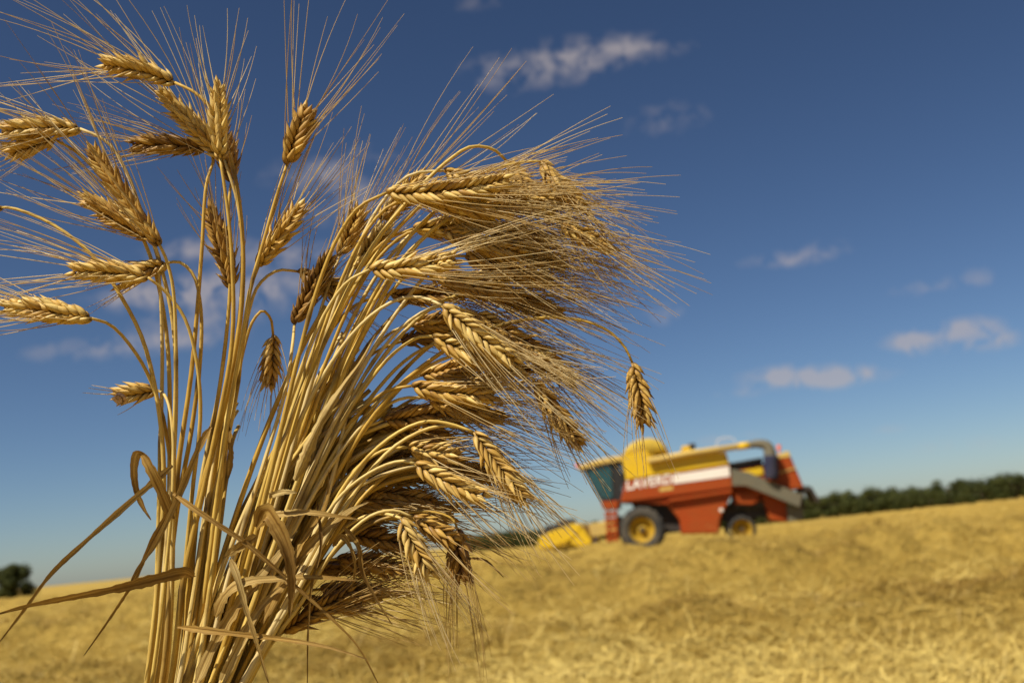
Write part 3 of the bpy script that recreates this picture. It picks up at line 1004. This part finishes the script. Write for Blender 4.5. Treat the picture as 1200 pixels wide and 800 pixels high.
S('e7', (174, 279), (91, 229), 0.5, 176, [(184, 294), (187, 332), (190, 400), (188, 520)], 0.05, 0.6, 140, 0.3, 0.45, 'shorter brown wheat ear lying behind the long slanting one')
S('e10', (173, 325), (76, 317), -1, 200, [(190, 338), (214, 368), (228, 410), (235, 480), (226, 570)], 0.05, 0.15, 170, 0.35, 0.70, 'wheat ear pointing left on a thin looped stem above the large lowest left ear')
S('e11', (196, 308), (134, 334), 1.0, 184, [(210, 307), (226, 321), (234, 350), (236, 400), (225, 500), (207, 600)], 0.04, 0.2, 60, 0.35, 0.62, 'short wheat ear half hidden behind the left stems, its stem arched over')
S('e12', (107, 373), (-6, 360), -2, 188, [(130, 381), (160, 415), (181, 457), (196, 515), (203, 600)], 0.06, 0.12, 140, 0.35, 0.74, 'large bright wheat ear at the picture edge, lowest of the big left ears', width=1.15)
S('e13', (2, 243), (-86, 236), 0, 172, [(15, 244), (60, 262), (108, 299), (141, 346), (168, 400), (186, 480), (192, 570)], 0.02, 0.3, 120, 0.35, 0.6, 'wheat stalk whose arched stem leaves the picture so that only its stem shows')
S('e14', (272, 338), (241, 234), 1.5, 218, [(273, 362), (271, 420), (262, 520), (240, 610)], 0.05, 0.5, 90, 0.45, 0.28, 'brown wheat ear leaning up left against the stems in the middle of the left fan')
S('e15', (336, 193), (363, 124), 0, 222, [(322, 236), (308, 286), (295, 332), (283, 400), (264, 510)], 0.0, 0.05, 165, 0.42, 0.36, 'short stout wheat ear standing alone against the blue sky with upright awns', width=1.25)
S('e16', (303, 312), (357, 236), 0, 226, [(292, 342), (285, 400), (274, 480), (250, 590)], 0.0, 0.9, 130, 0.4, 0.62, 'wheat ear leaning up right in the gap between the two halves of the bundle')
S('e17', (345, 380), (392, 290), 3, 235, [(343, 402), (335, 455), (310, 540), (275, 650)], 0.0, 0.3, 110, 0.4, 0.03, 'dark brown wheat ear in shade beside the stems, awns pointing up')  # shade put into the very dark husk tone
S('e18', (349, 318), (413, 350), 4, 215, [(325, 317), (303, 334), (291, 368), (281, 430), (262, 520)], 0.0, 0.3, 100, 0.4, 0.35, 'wheat ear poking out behind the dark brown one on an arched stem')
S('e19', (320, 392), (314, 456), 2.5, 220, [(317, 373), (308, 364), (297, 375), (285, 412), (268, 510)], 0.0, 0.7, 80, 0.3, 0.55, 'small wheat ear hanging straight down in the gap between the two halves', r_top=0.0008, width=0.85)
S('e20', (184, 457), (136, 463), 1.2, 178, [(193, 463), (200, 485), (203, 560)], 0.0, 0.3, 34, 0.6, 0.68, 'short wheat ear with stubby broken awns, a snail shell at its tip', r_top=0.0008, awn_frac=0.5, sweep=(0, 0, 0))
# the thick right half, top to bottom
S('r1', (453, 226), (612, 206), -1.5, 248, bend=0.10, rot=0.1, awn=170, spread=0.3, tone=0.66, label='highest wheat ear on the left shoulder of the right half, two neat bright rows', width=1.1, arch=0.16)
S('r1b', (520, 200), (660, 236), 0.5, 256, bend=0.08, rot=0.4, awn=170, spread=0.3, tone=0.62, label='bright wheat ear lying along the top of the right half', arch=0.18, sweep=WS)
S('r2', (490, 232), (612, 247), -0.5, 252, bend=0.06, rot=0.6, awn=170, spread=0.3, tone=0.52, label='wheat ear with a shaded underside right under the highest one', arch=0.16, sweep=WS)
S('r3', (595, 190), (655, 262), 2.0, 262, [(578, 175), (552, 172), (527, 187), (490, 222), (430, 300), (340, 500)], 0.05, 0.6, 150, 0.35, 0.55, 'wheat ear bent over on the high looped stem at the top of the right half')
S('r4', (634, 189), (690, 248), 1.0, 258, [(612, 190), (580, 198), (520, 220), (440, 300), (350, 470)], 0.10, 0.8, 140, 0.35, 0.60, 'olive wheat ear bending down at the outer top of the right half')
S('r5', (655, 258), (722, 294), 0.0, 268, [(625, 240), (570, 240), (500, 275), (420, 400), (350, 560)], 0.06, 0.8, 150, 0.3, 0.58, 'slim olive wheat ear reaching farthest right below the outer top ear', width=0.85)
S('r6', (484, 268), (590, 258), 0.8, 245, bend=0.08, rot=0.4, awn=180, spread=0.3, tone=0.66, label='wheat ear with one sunlit row of grains in the upper gap of the right half', arch=0.16, sweep=WS)
S('r7', (433, 316), (545, 300), -2.2, 240, bend=0.08, rot=0.1, awn=190, spread=0.28, tone=0.75, label='large front wheat ear with a sunlit braid of grains, left middle of the right half', width=1.15, arch=0.14, sweep=(0.05, 0, 0.05))
S('r7b', (500, 318), (625, 350), 1.0, 262, bend=0.06, rot=0.4, awn=170, spread=0.3, tone=0.40, label='brown wheat ear stretching right under the large front one', arch=0.18, sweep=WS)
S('r8', (545, 300), (660, 332), 0.8, 266, bend=0.06, rot=0.7, awn=170, spread=0.3, tone=0.40, label='brown wheat ear deep in the awns at the right middle of the bundle', arch=0.2, sweep=WS)
S('r8b', (560, 262), (655, 285), 2.0, 264, bend=0.06, rot=0.3, awn=170, spread=0.33, tone=0.45, label='wheat ear hazed over by golden awns in the upper right half', arch=0.2, sweep=WS)
S('r9', (411, 316), (455, 264), 3.0, 238, bend=0.05, rot=0.5, awn=120, spread=0.4, tone=0.75, label='pale wheat ear pointing up behind the fanned stems', arch=0.1)
S('r9b', (446, 258), (500, 200), 3.5, 244, bend=0.03, rot=0.6, awn=215, spread=0.3, tone=0.55, awn_frac=0.5, label='wheat ear hidden behind the highest one, only its long awns sticking up', arch=0.1)
S('r9c', (398, 300), (425, 240), 4.0, 240, bend=0.03, rot=0.2, awn=150, spread=0.4, tone=0.5, label='wheat ear hidden behind the left shoulder stems, pale awns fanning upward', arch=0.1)
S('r10', (518, 358), (612, 430), -3.0, 246, [(500, 350), (472, 349), (432, 372), (385, 430), (330, 540), (290, 650)], 0.04, 0.15, 165, 0.22, 0.82, 'bright front wheat ear slanting down right with long pale awns', width=1.15)
S('r11', (506, 394), (585, 428), -1.5, 250, [(488, 396), (455, 420), (410, 480), (350, 590), (300, 700)], 0.04, 0.3, 150, 0.3, 0.72, 'wheat ear tucked under the bright front one, pale grains at its base', arch=0.2)
S('r12b', (575, 225), (668, 232), 1.5, 262, bend=0.06, rot=0.4, awn=160, spread=0.3, tone=0.6, label='golden wheat ear under the looped stem at the top right of the bundle', arch=0.2, sweep=WS)
S('r12c', (520, 270), (618, 300), 0.2, 256, bend=0.05, rot=0.2, awn=150, spread=0.3, tone=0.58, label='wheat ear stretched between the two sunlit braids of the right half', arch=0.2, sweep=WS)
S('r12', (560, 368), (660, 428), 0.8, 270, bend=0.05, rot=0.5, awn=160, spread=0.32, tone=0.45, label='brown wheat ear slanting down right behind the bright front one', arch=0.25, sweep=WS)
S('r13', (627, 447), (686, 528), 0.5, 276, [(600, 425), (560, 412), (500, 430), (430, 500), (350, 640)], 0.05, 0.5, 95, 0.3, 0.42, 'brown wheat ear hanging steeply above the front end of the harvester', sweep=WS, awn_frac=0.6)
S('r14', (741, 425), (757, 504), 0.0, 272, [(733, 408), (715, 389), (688, 377), (640, 372), (560, 390), (460, 460), (370, 600)], 0.0, 0.1, 80, 0.3, 0.50, 'single wheat ear hanging apart at the far right on a long arched stem', width=1.05, awn_frac=0.4, r_top=0.0007)
S('r15', (482, 452), (590, 462), -0.5, 262, bend=0.08, rot=0.15, awn=160, spread=0.35, tone=0.55, label='wheat ear with an orange sunlit upper row, middle of the right half', arch=0.18, sweep=WS, width=1.1)
S('r15b', (492, 440), (565, 424), 1.0, 258, bend=0.05, rot=0.4, awn=140, spread=0.35, tone=0.45, label='brown wheat ear right above the one with the orange upper row', arch=0.15, sweep=WS)
S('r15c', (500, 466), (598, 492), 1.0, 266, bend=0.05, rot=0.5, awn=150, spread=0.35, tone=0.38, label='brown wheat ear right below the one with the orange upper row', arch=0.2, sweep=WS)
S('r16', (450, 492), (518, 482), 1.5, 258, bend=0.05, rot=0.1, awn=130, spread=0.35, tone=0.15, label='dark wheat ear with its scales in shade behind the pale broad leaf', arch=0.15, sweep=WS, width=1.1)  # dark husk tone paints the shade on its scales
S('r17', (555, 506), (624, 592), -1.0, 280, [(525, 496), (497, 494), (458, 512), (410, 560), (360, 650), (318, 730)], 0.05, 0.3, 115, 0.25, 0.66, 'wheat ear drooping down right on a high arch, nearest to the cab', width=1.05, sweep=WS, awn_frac=0.7)
S('r17b', (572, 520), (615, 588), 2.0, 284, [(545, 502), (510, 500), (460, 525), (400, 600), (350, 690)], 0.05, 0.6, 90, 0.3, 0.30, 'shaded wheat ear hidden behind the one drooping nearest to the cab')  # husk tone lowered to carry the shade
S('r18', (478, 524), (540, 534), 0.0, 274, bend=0.06, rot=0.7, awn=120, spread=0.4, tone=0.60, label='dull olive wheat ear inside the shaded curve of the bundle', arch=0.2, sweep=WS)
S('r19', (486, 543), (576, 586), -1.5, 276, [(470, 540), (440, 550), (400, 580), (360, 640), (318, 720)], 0.06, 0.25, 130, 0.4, 0.72, 'bright wheat ear in front of the shaded curve, grains spread like a braid', width=1.15, sweep=WS)
S('r29', (470, 607), (508, 678), -2.0, 284, [(458, 603), (438, 602), (410, 614), (374, 650), (335, 715)], 0.03, 0.1, 110, 0.25, 0.84, 'bright wheat ear hanging lowest at the front, sharply braided grains', width=1.1, sweep=WS)
S('r31', (484, 606), (534, 634), -0.5, 282, [(462, 598), (435, 604), (395, 640), (350, 710)], 0.0, 0.5, 120, 0.35, 0.40, 'brown wheat ear pointing right just behind the lowest braided ear', sweep=WS)
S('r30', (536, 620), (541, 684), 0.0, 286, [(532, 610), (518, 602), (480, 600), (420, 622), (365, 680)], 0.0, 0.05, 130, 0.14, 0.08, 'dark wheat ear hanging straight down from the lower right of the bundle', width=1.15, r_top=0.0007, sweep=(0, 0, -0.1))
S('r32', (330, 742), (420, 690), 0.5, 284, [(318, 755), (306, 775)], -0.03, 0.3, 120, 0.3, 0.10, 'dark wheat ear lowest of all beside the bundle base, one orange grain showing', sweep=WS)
# ears in the shaded heart of the right half, shade painted into their tone
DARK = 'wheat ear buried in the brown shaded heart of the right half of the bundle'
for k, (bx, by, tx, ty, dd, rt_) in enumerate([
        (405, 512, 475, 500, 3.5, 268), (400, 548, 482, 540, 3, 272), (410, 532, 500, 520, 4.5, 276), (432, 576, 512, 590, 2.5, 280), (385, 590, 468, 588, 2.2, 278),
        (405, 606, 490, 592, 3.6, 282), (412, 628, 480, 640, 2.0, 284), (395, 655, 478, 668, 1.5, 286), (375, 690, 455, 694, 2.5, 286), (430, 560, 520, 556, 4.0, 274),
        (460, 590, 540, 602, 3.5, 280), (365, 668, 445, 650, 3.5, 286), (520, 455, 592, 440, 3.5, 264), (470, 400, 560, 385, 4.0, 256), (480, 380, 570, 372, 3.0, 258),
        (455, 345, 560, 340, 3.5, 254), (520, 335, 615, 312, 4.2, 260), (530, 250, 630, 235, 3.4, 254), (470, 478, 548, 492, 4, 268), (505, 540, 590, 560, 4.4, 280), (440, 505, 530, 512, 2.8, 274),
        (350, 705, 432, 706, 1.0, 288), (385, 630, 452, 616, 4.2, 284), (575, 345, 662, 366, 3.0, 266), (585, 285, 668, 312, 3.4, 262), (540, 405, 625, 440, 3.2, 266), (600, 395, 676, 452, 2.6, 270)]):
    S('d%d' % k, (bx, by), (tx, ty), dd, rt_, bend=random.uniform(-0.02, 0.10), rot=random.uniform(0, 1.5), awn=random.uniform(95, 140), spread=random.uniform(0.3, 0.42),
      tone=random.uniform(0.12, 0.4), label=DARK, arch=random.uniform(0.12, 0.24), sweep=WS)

# stems without a visible ear that fill the sheaf
BARE = 'bare yellow straw stem packed among the others in the thick of the bundle'
for k in range(82):
    ro_px = random.uniform(210, 292) if k < 68 else random.uniform(198, 232)
    f = (ro_px - 168) / 124
    if k >= 68:
        f, sl = 0.3, 0.17
        ex, ey = random.uniform(258, 280), random.uniform(420, 500)
    elif f < 0.34:
        continue
    else:
        a = random.random()
        ex = 372 + a * 100 + (f - 0.34) * 60
        ey = 345 + a * 130 + (f - 0.34) * 170 + random.uniform(-20, 50)
        sl = 0.16 + f * 0.34
    dr = random.uniform(-2.4, 2.6)
    de = random.uniform(1.2, 3.8)
    pp = bez((ro_px, 800), (ro_px + sl * 260 * 0.9, 560 + 30 * f), ((ro_px + sl * 234 + ex) / 2 - 12, (560 + 30 * f + ey) / 2 - 6), (ex, ey))[::-1]
    v3 = [(x, y, de + (dr - de) * (i / 8) ** 0.8) for i, (x, y) in enumerate(pp)]
    pts = stem_path(v3, de, ro_px, dr)
    ro = empty('straw_stem', pts[-1] * [1, 1, 0])
    tag(ro, BARE, 'straw stem', 'bare stems in the bundle')
    make_stem(ro, pts, random.uniform(0.0009, 0.0015), random.uniform(0.0015, 0.0023), random.uniform(0.15, 1.0))

# dry leaves, each on its stalk
K = STALK
make_leaf(K['e7'], [(202, 608, -1.5), (190, 578, -2), (176, 548, -2.4), (168, 534, -2.3), (161, 531, -2.0), (157, 548, -1.8), (160, 575, -1.6), (168, 595, -1.6), (177, 609, -1.6)], 13, 0.45, 0.2, 0.5, 0.15, 0.75)
make_leaf(K['e6'], [(202, 545, -1.8), (178, 566, -2), (145, 594, -2.4), (100, 634, -2.8), (60, 672, -3), (30, 712, -3.2), (-4, 756, -3.4)], 7, 0.65, 0.3, 0.2, 0.5, 0.8)
make_leaf(K['e2'], [(226, 676, -2.4), (216, 671, -2.9), (190, 676, -3.3), (140, 688, -3.6), (80, 700, -3.9), (30, 710, -4.1), (-6, 720, -4.3)], 16, 0.40, 0.35, 0.25, 0.3, 0.95)
make_leaf(K['e3'], [(247, 500, -1.5), (235, 520, -2.4), (205, 590, -2.6), (180, 640, -2.8), (160, 668, -2.8), (152, 684, -2.8)], 6.5, 0.6, 0.3, 0.3, 0.5, 0.6)
make_leaf(K['e8'], [(204, 590, -0.4), (180, 630, -0.6), (158, 678, -0.8), (130, 722, -1.0), (98, 768, -1.2)], 5, 0.30, 0.4, 0.2, 0.6, 0.8)
make_leaf(K['r7'], [(300, 618, -3.0), (312, 600, -3.7), (324, 616, -4.0), (335, 640, -4.1), (341, 670, -4.1), (341, 700, -4.0), (339, 724, -4.0)], 18, 0.35, 0.15, 0.1, 0.45, 0.8)
make_leaf(K['r29'], [(300, 628, -2.8), (290, 634, -3.3), (275, 644, -3.4), (262, 653, -3.3)], 9, 0.7, 0.2, 0.1, 0.3, 0.3)
make_leaf(K['r10'], [(270, 655, -3.4), (278, 676, -3.7), (288, 712, -3.8), (300, 750, -3.9), (316, 804, -4.0)], 10, 0.80, 0.3, 0.1, 0.3, 1.4)
make_leaf(K['e16'], [(208, 734, -2.8), (240, 738, -3.4), (290, 744, -3.6), (340, 750, -3.7), (385, 758, -3.8), (430, 772, -3.8)], 6.5, 0.55, 0.4, 0.2, 0.5, 0.8)
make_leaf(K['e12'], [(203, 578, -2.6), (225, 594, -3.2), (255, 614, -3.4), (285, 634, -3.4), (318, 662, -3.4), (350, 690, -3.2), (390, 726, -3.2), (420, 758, -3.2), (446, 806, -3.2)], 5.5, 0.38, 0.4, 0.2, 0.6, 0.9)
make_leaf(K['r17'], [(252, 722, -2.6), (262, 700, -3.2), (275, 687, -3.5), (295, 680, -3.5), (322, 678, -3.3), (370, 676, -3.2), (420, 680, -3.0)], 11, 0.62, 0.3, 0.4, 0.15, 0.8)
make_leaf(K['r1'], [(230, 800, -2.5), (252, 752, -3.0), (285, 700, -3.2), (318, 660, -3.0), (350, 620, -2.4)], 12, 0.85, 0.15, 0.1, 0.3, 0.5, 'leaf_sheath')
make_leaf(K['r2'], [(256, 806, -2.0), (278, 760, -2.8), (305, 712, -3.0), (335, 684, -2.8), (358, 668, -2.4)], 10, 0.8, 0.2, 0.2, 0.3, 0.6, 'leaf_sheath')
make_leaf(K['r6'], [(345, 562, -3.2), (358, 532, -3.5), (378, 490, -3.6), (402, 452, -3.4), (422, 425, -3.0), (440, 392, -2.6)], 12, 0.95, 0.15, 0.05, -0.7, 0.9, 'leaf_sheath')
make_leaf(K['r31'], [(306, 730, -1.5), (345, 660, -2.4), (380, 622, -2.7), (410, 598, -2.8), (432, 588, -2.8)], 11, 0.72, 0.25, 0.2, 0.2, 0.6)
make_leaf(K['r15'], [(300, 604, -2.4), (330, 602, -3.0), (360, 600, -3.1), (392, 604, -3.0), (420, 608, -2.8)], 7, 0.62, 0.4, 0.1, 0.3, 0.6)
make_leaf(K['r12'], [(330, 578, -2.6), (318, 580, -3.3), (334, 576, -3.5), (348, 577, -3.4)], 6, 0.9, 0.2, 0, 0.2, 0.4)
make_leaf(K['r13'], [(402, 616, -2.0), (420, 640, -2.2), (424, 668, -2.2), (440, 700, -2.2), (459, 731, -2.2)], 5, 0.35, 0.3, 0.4, 0.4, 0.7)
make_leaf(K['r14'], [(390, 640, -2.2), (400, 628, -2.4), (410, 640, -2.4), (416, 662, -2.4), (412, 690, -2.4)], 5, 0.45, 0.3, 0.4, 0.4, 0.7)
make_leaf(K['r30'], [(372, 590, -2.6), (376, 640, -3.0), (366, 680, -3.1), (361, 740, -3.2), (360, 806, -3.2)], 5, 0.12, 0.3, 0.1, 0.6, 2.0)
make_leaf(K['r30'], [(540, 655, -0.2), (556, 654, -0.3), (568, 656, -0.3), (578, 664, -0.3), (590, 676, -0.3)], 2.5, 0.2, 0.3, 0.1, 0.5, 0.6)
make_leaf(K['r18'], [(330, 690, -2), (352, 640, -2.6), (372, 610, -2.8), (384, 580, -2.9), (385, 550, -2.8)], 8, 0.5, 0.6, 0.2, 0.3, 0.7)
make_leaf(K['e17'], [(268, 500, -0.5), (270, 520, -0.7), (271, 545, -0.8), (268, 560, -0.8)], 5, 0.3, 0.3, 0.1, 0.4, 0.6)

# a snail on the stubby ear
M_shell, t, b = new_mat('snail_shell')
at = attr(t)
t.links.new(ramp(t, at[0], [(0.2, (0.10, 0.05, 0.025)), (0.45, (0.42, 0.24, 0.13)), (0.7, (0.66, 0.47, 0.30))]), b.inputs['Base Color'])
b.inputs['Roughness'].default_value = 0.35
SN = P(142, 464, D0 - 0.004)
sn = empty('snail', SN)
tag(sn, 'small brown banded snail shell clinging to the tip of the stubby wheat ear', 'snail')
m = MB()
axv = unit(CZ + C3 @ np.array([-0.4, -0.5, 0.0]))
e1 = unit(np.cross(axv, np.array([0.3, 0.2, 1.0])))
e2 = np.cross(axv, e1)
th = np.linspace(0, 2 * math.pi * 3.3, 90)
gr = np.exp(-0.17 * th)
pts = [e1 * math.cos(a) * 0.0040 * g_ + e2 * math.sin(a) * 0.0040 * g_ + axv * 0.0030 * (1 - g_) for a, g_ in zip(th, gr)]
cols = np.ones((90, 4))
cols[:, 0] = 0.55 + 0.1 * np.sin(th * 9)
m.tube(pts, 0.0028 * gr, 12, cols=cols)
m.c[-1].reshape(92, 12, 4)[:, ::4, 0] -= 0.4
m.build('shell', M_shell, sn)
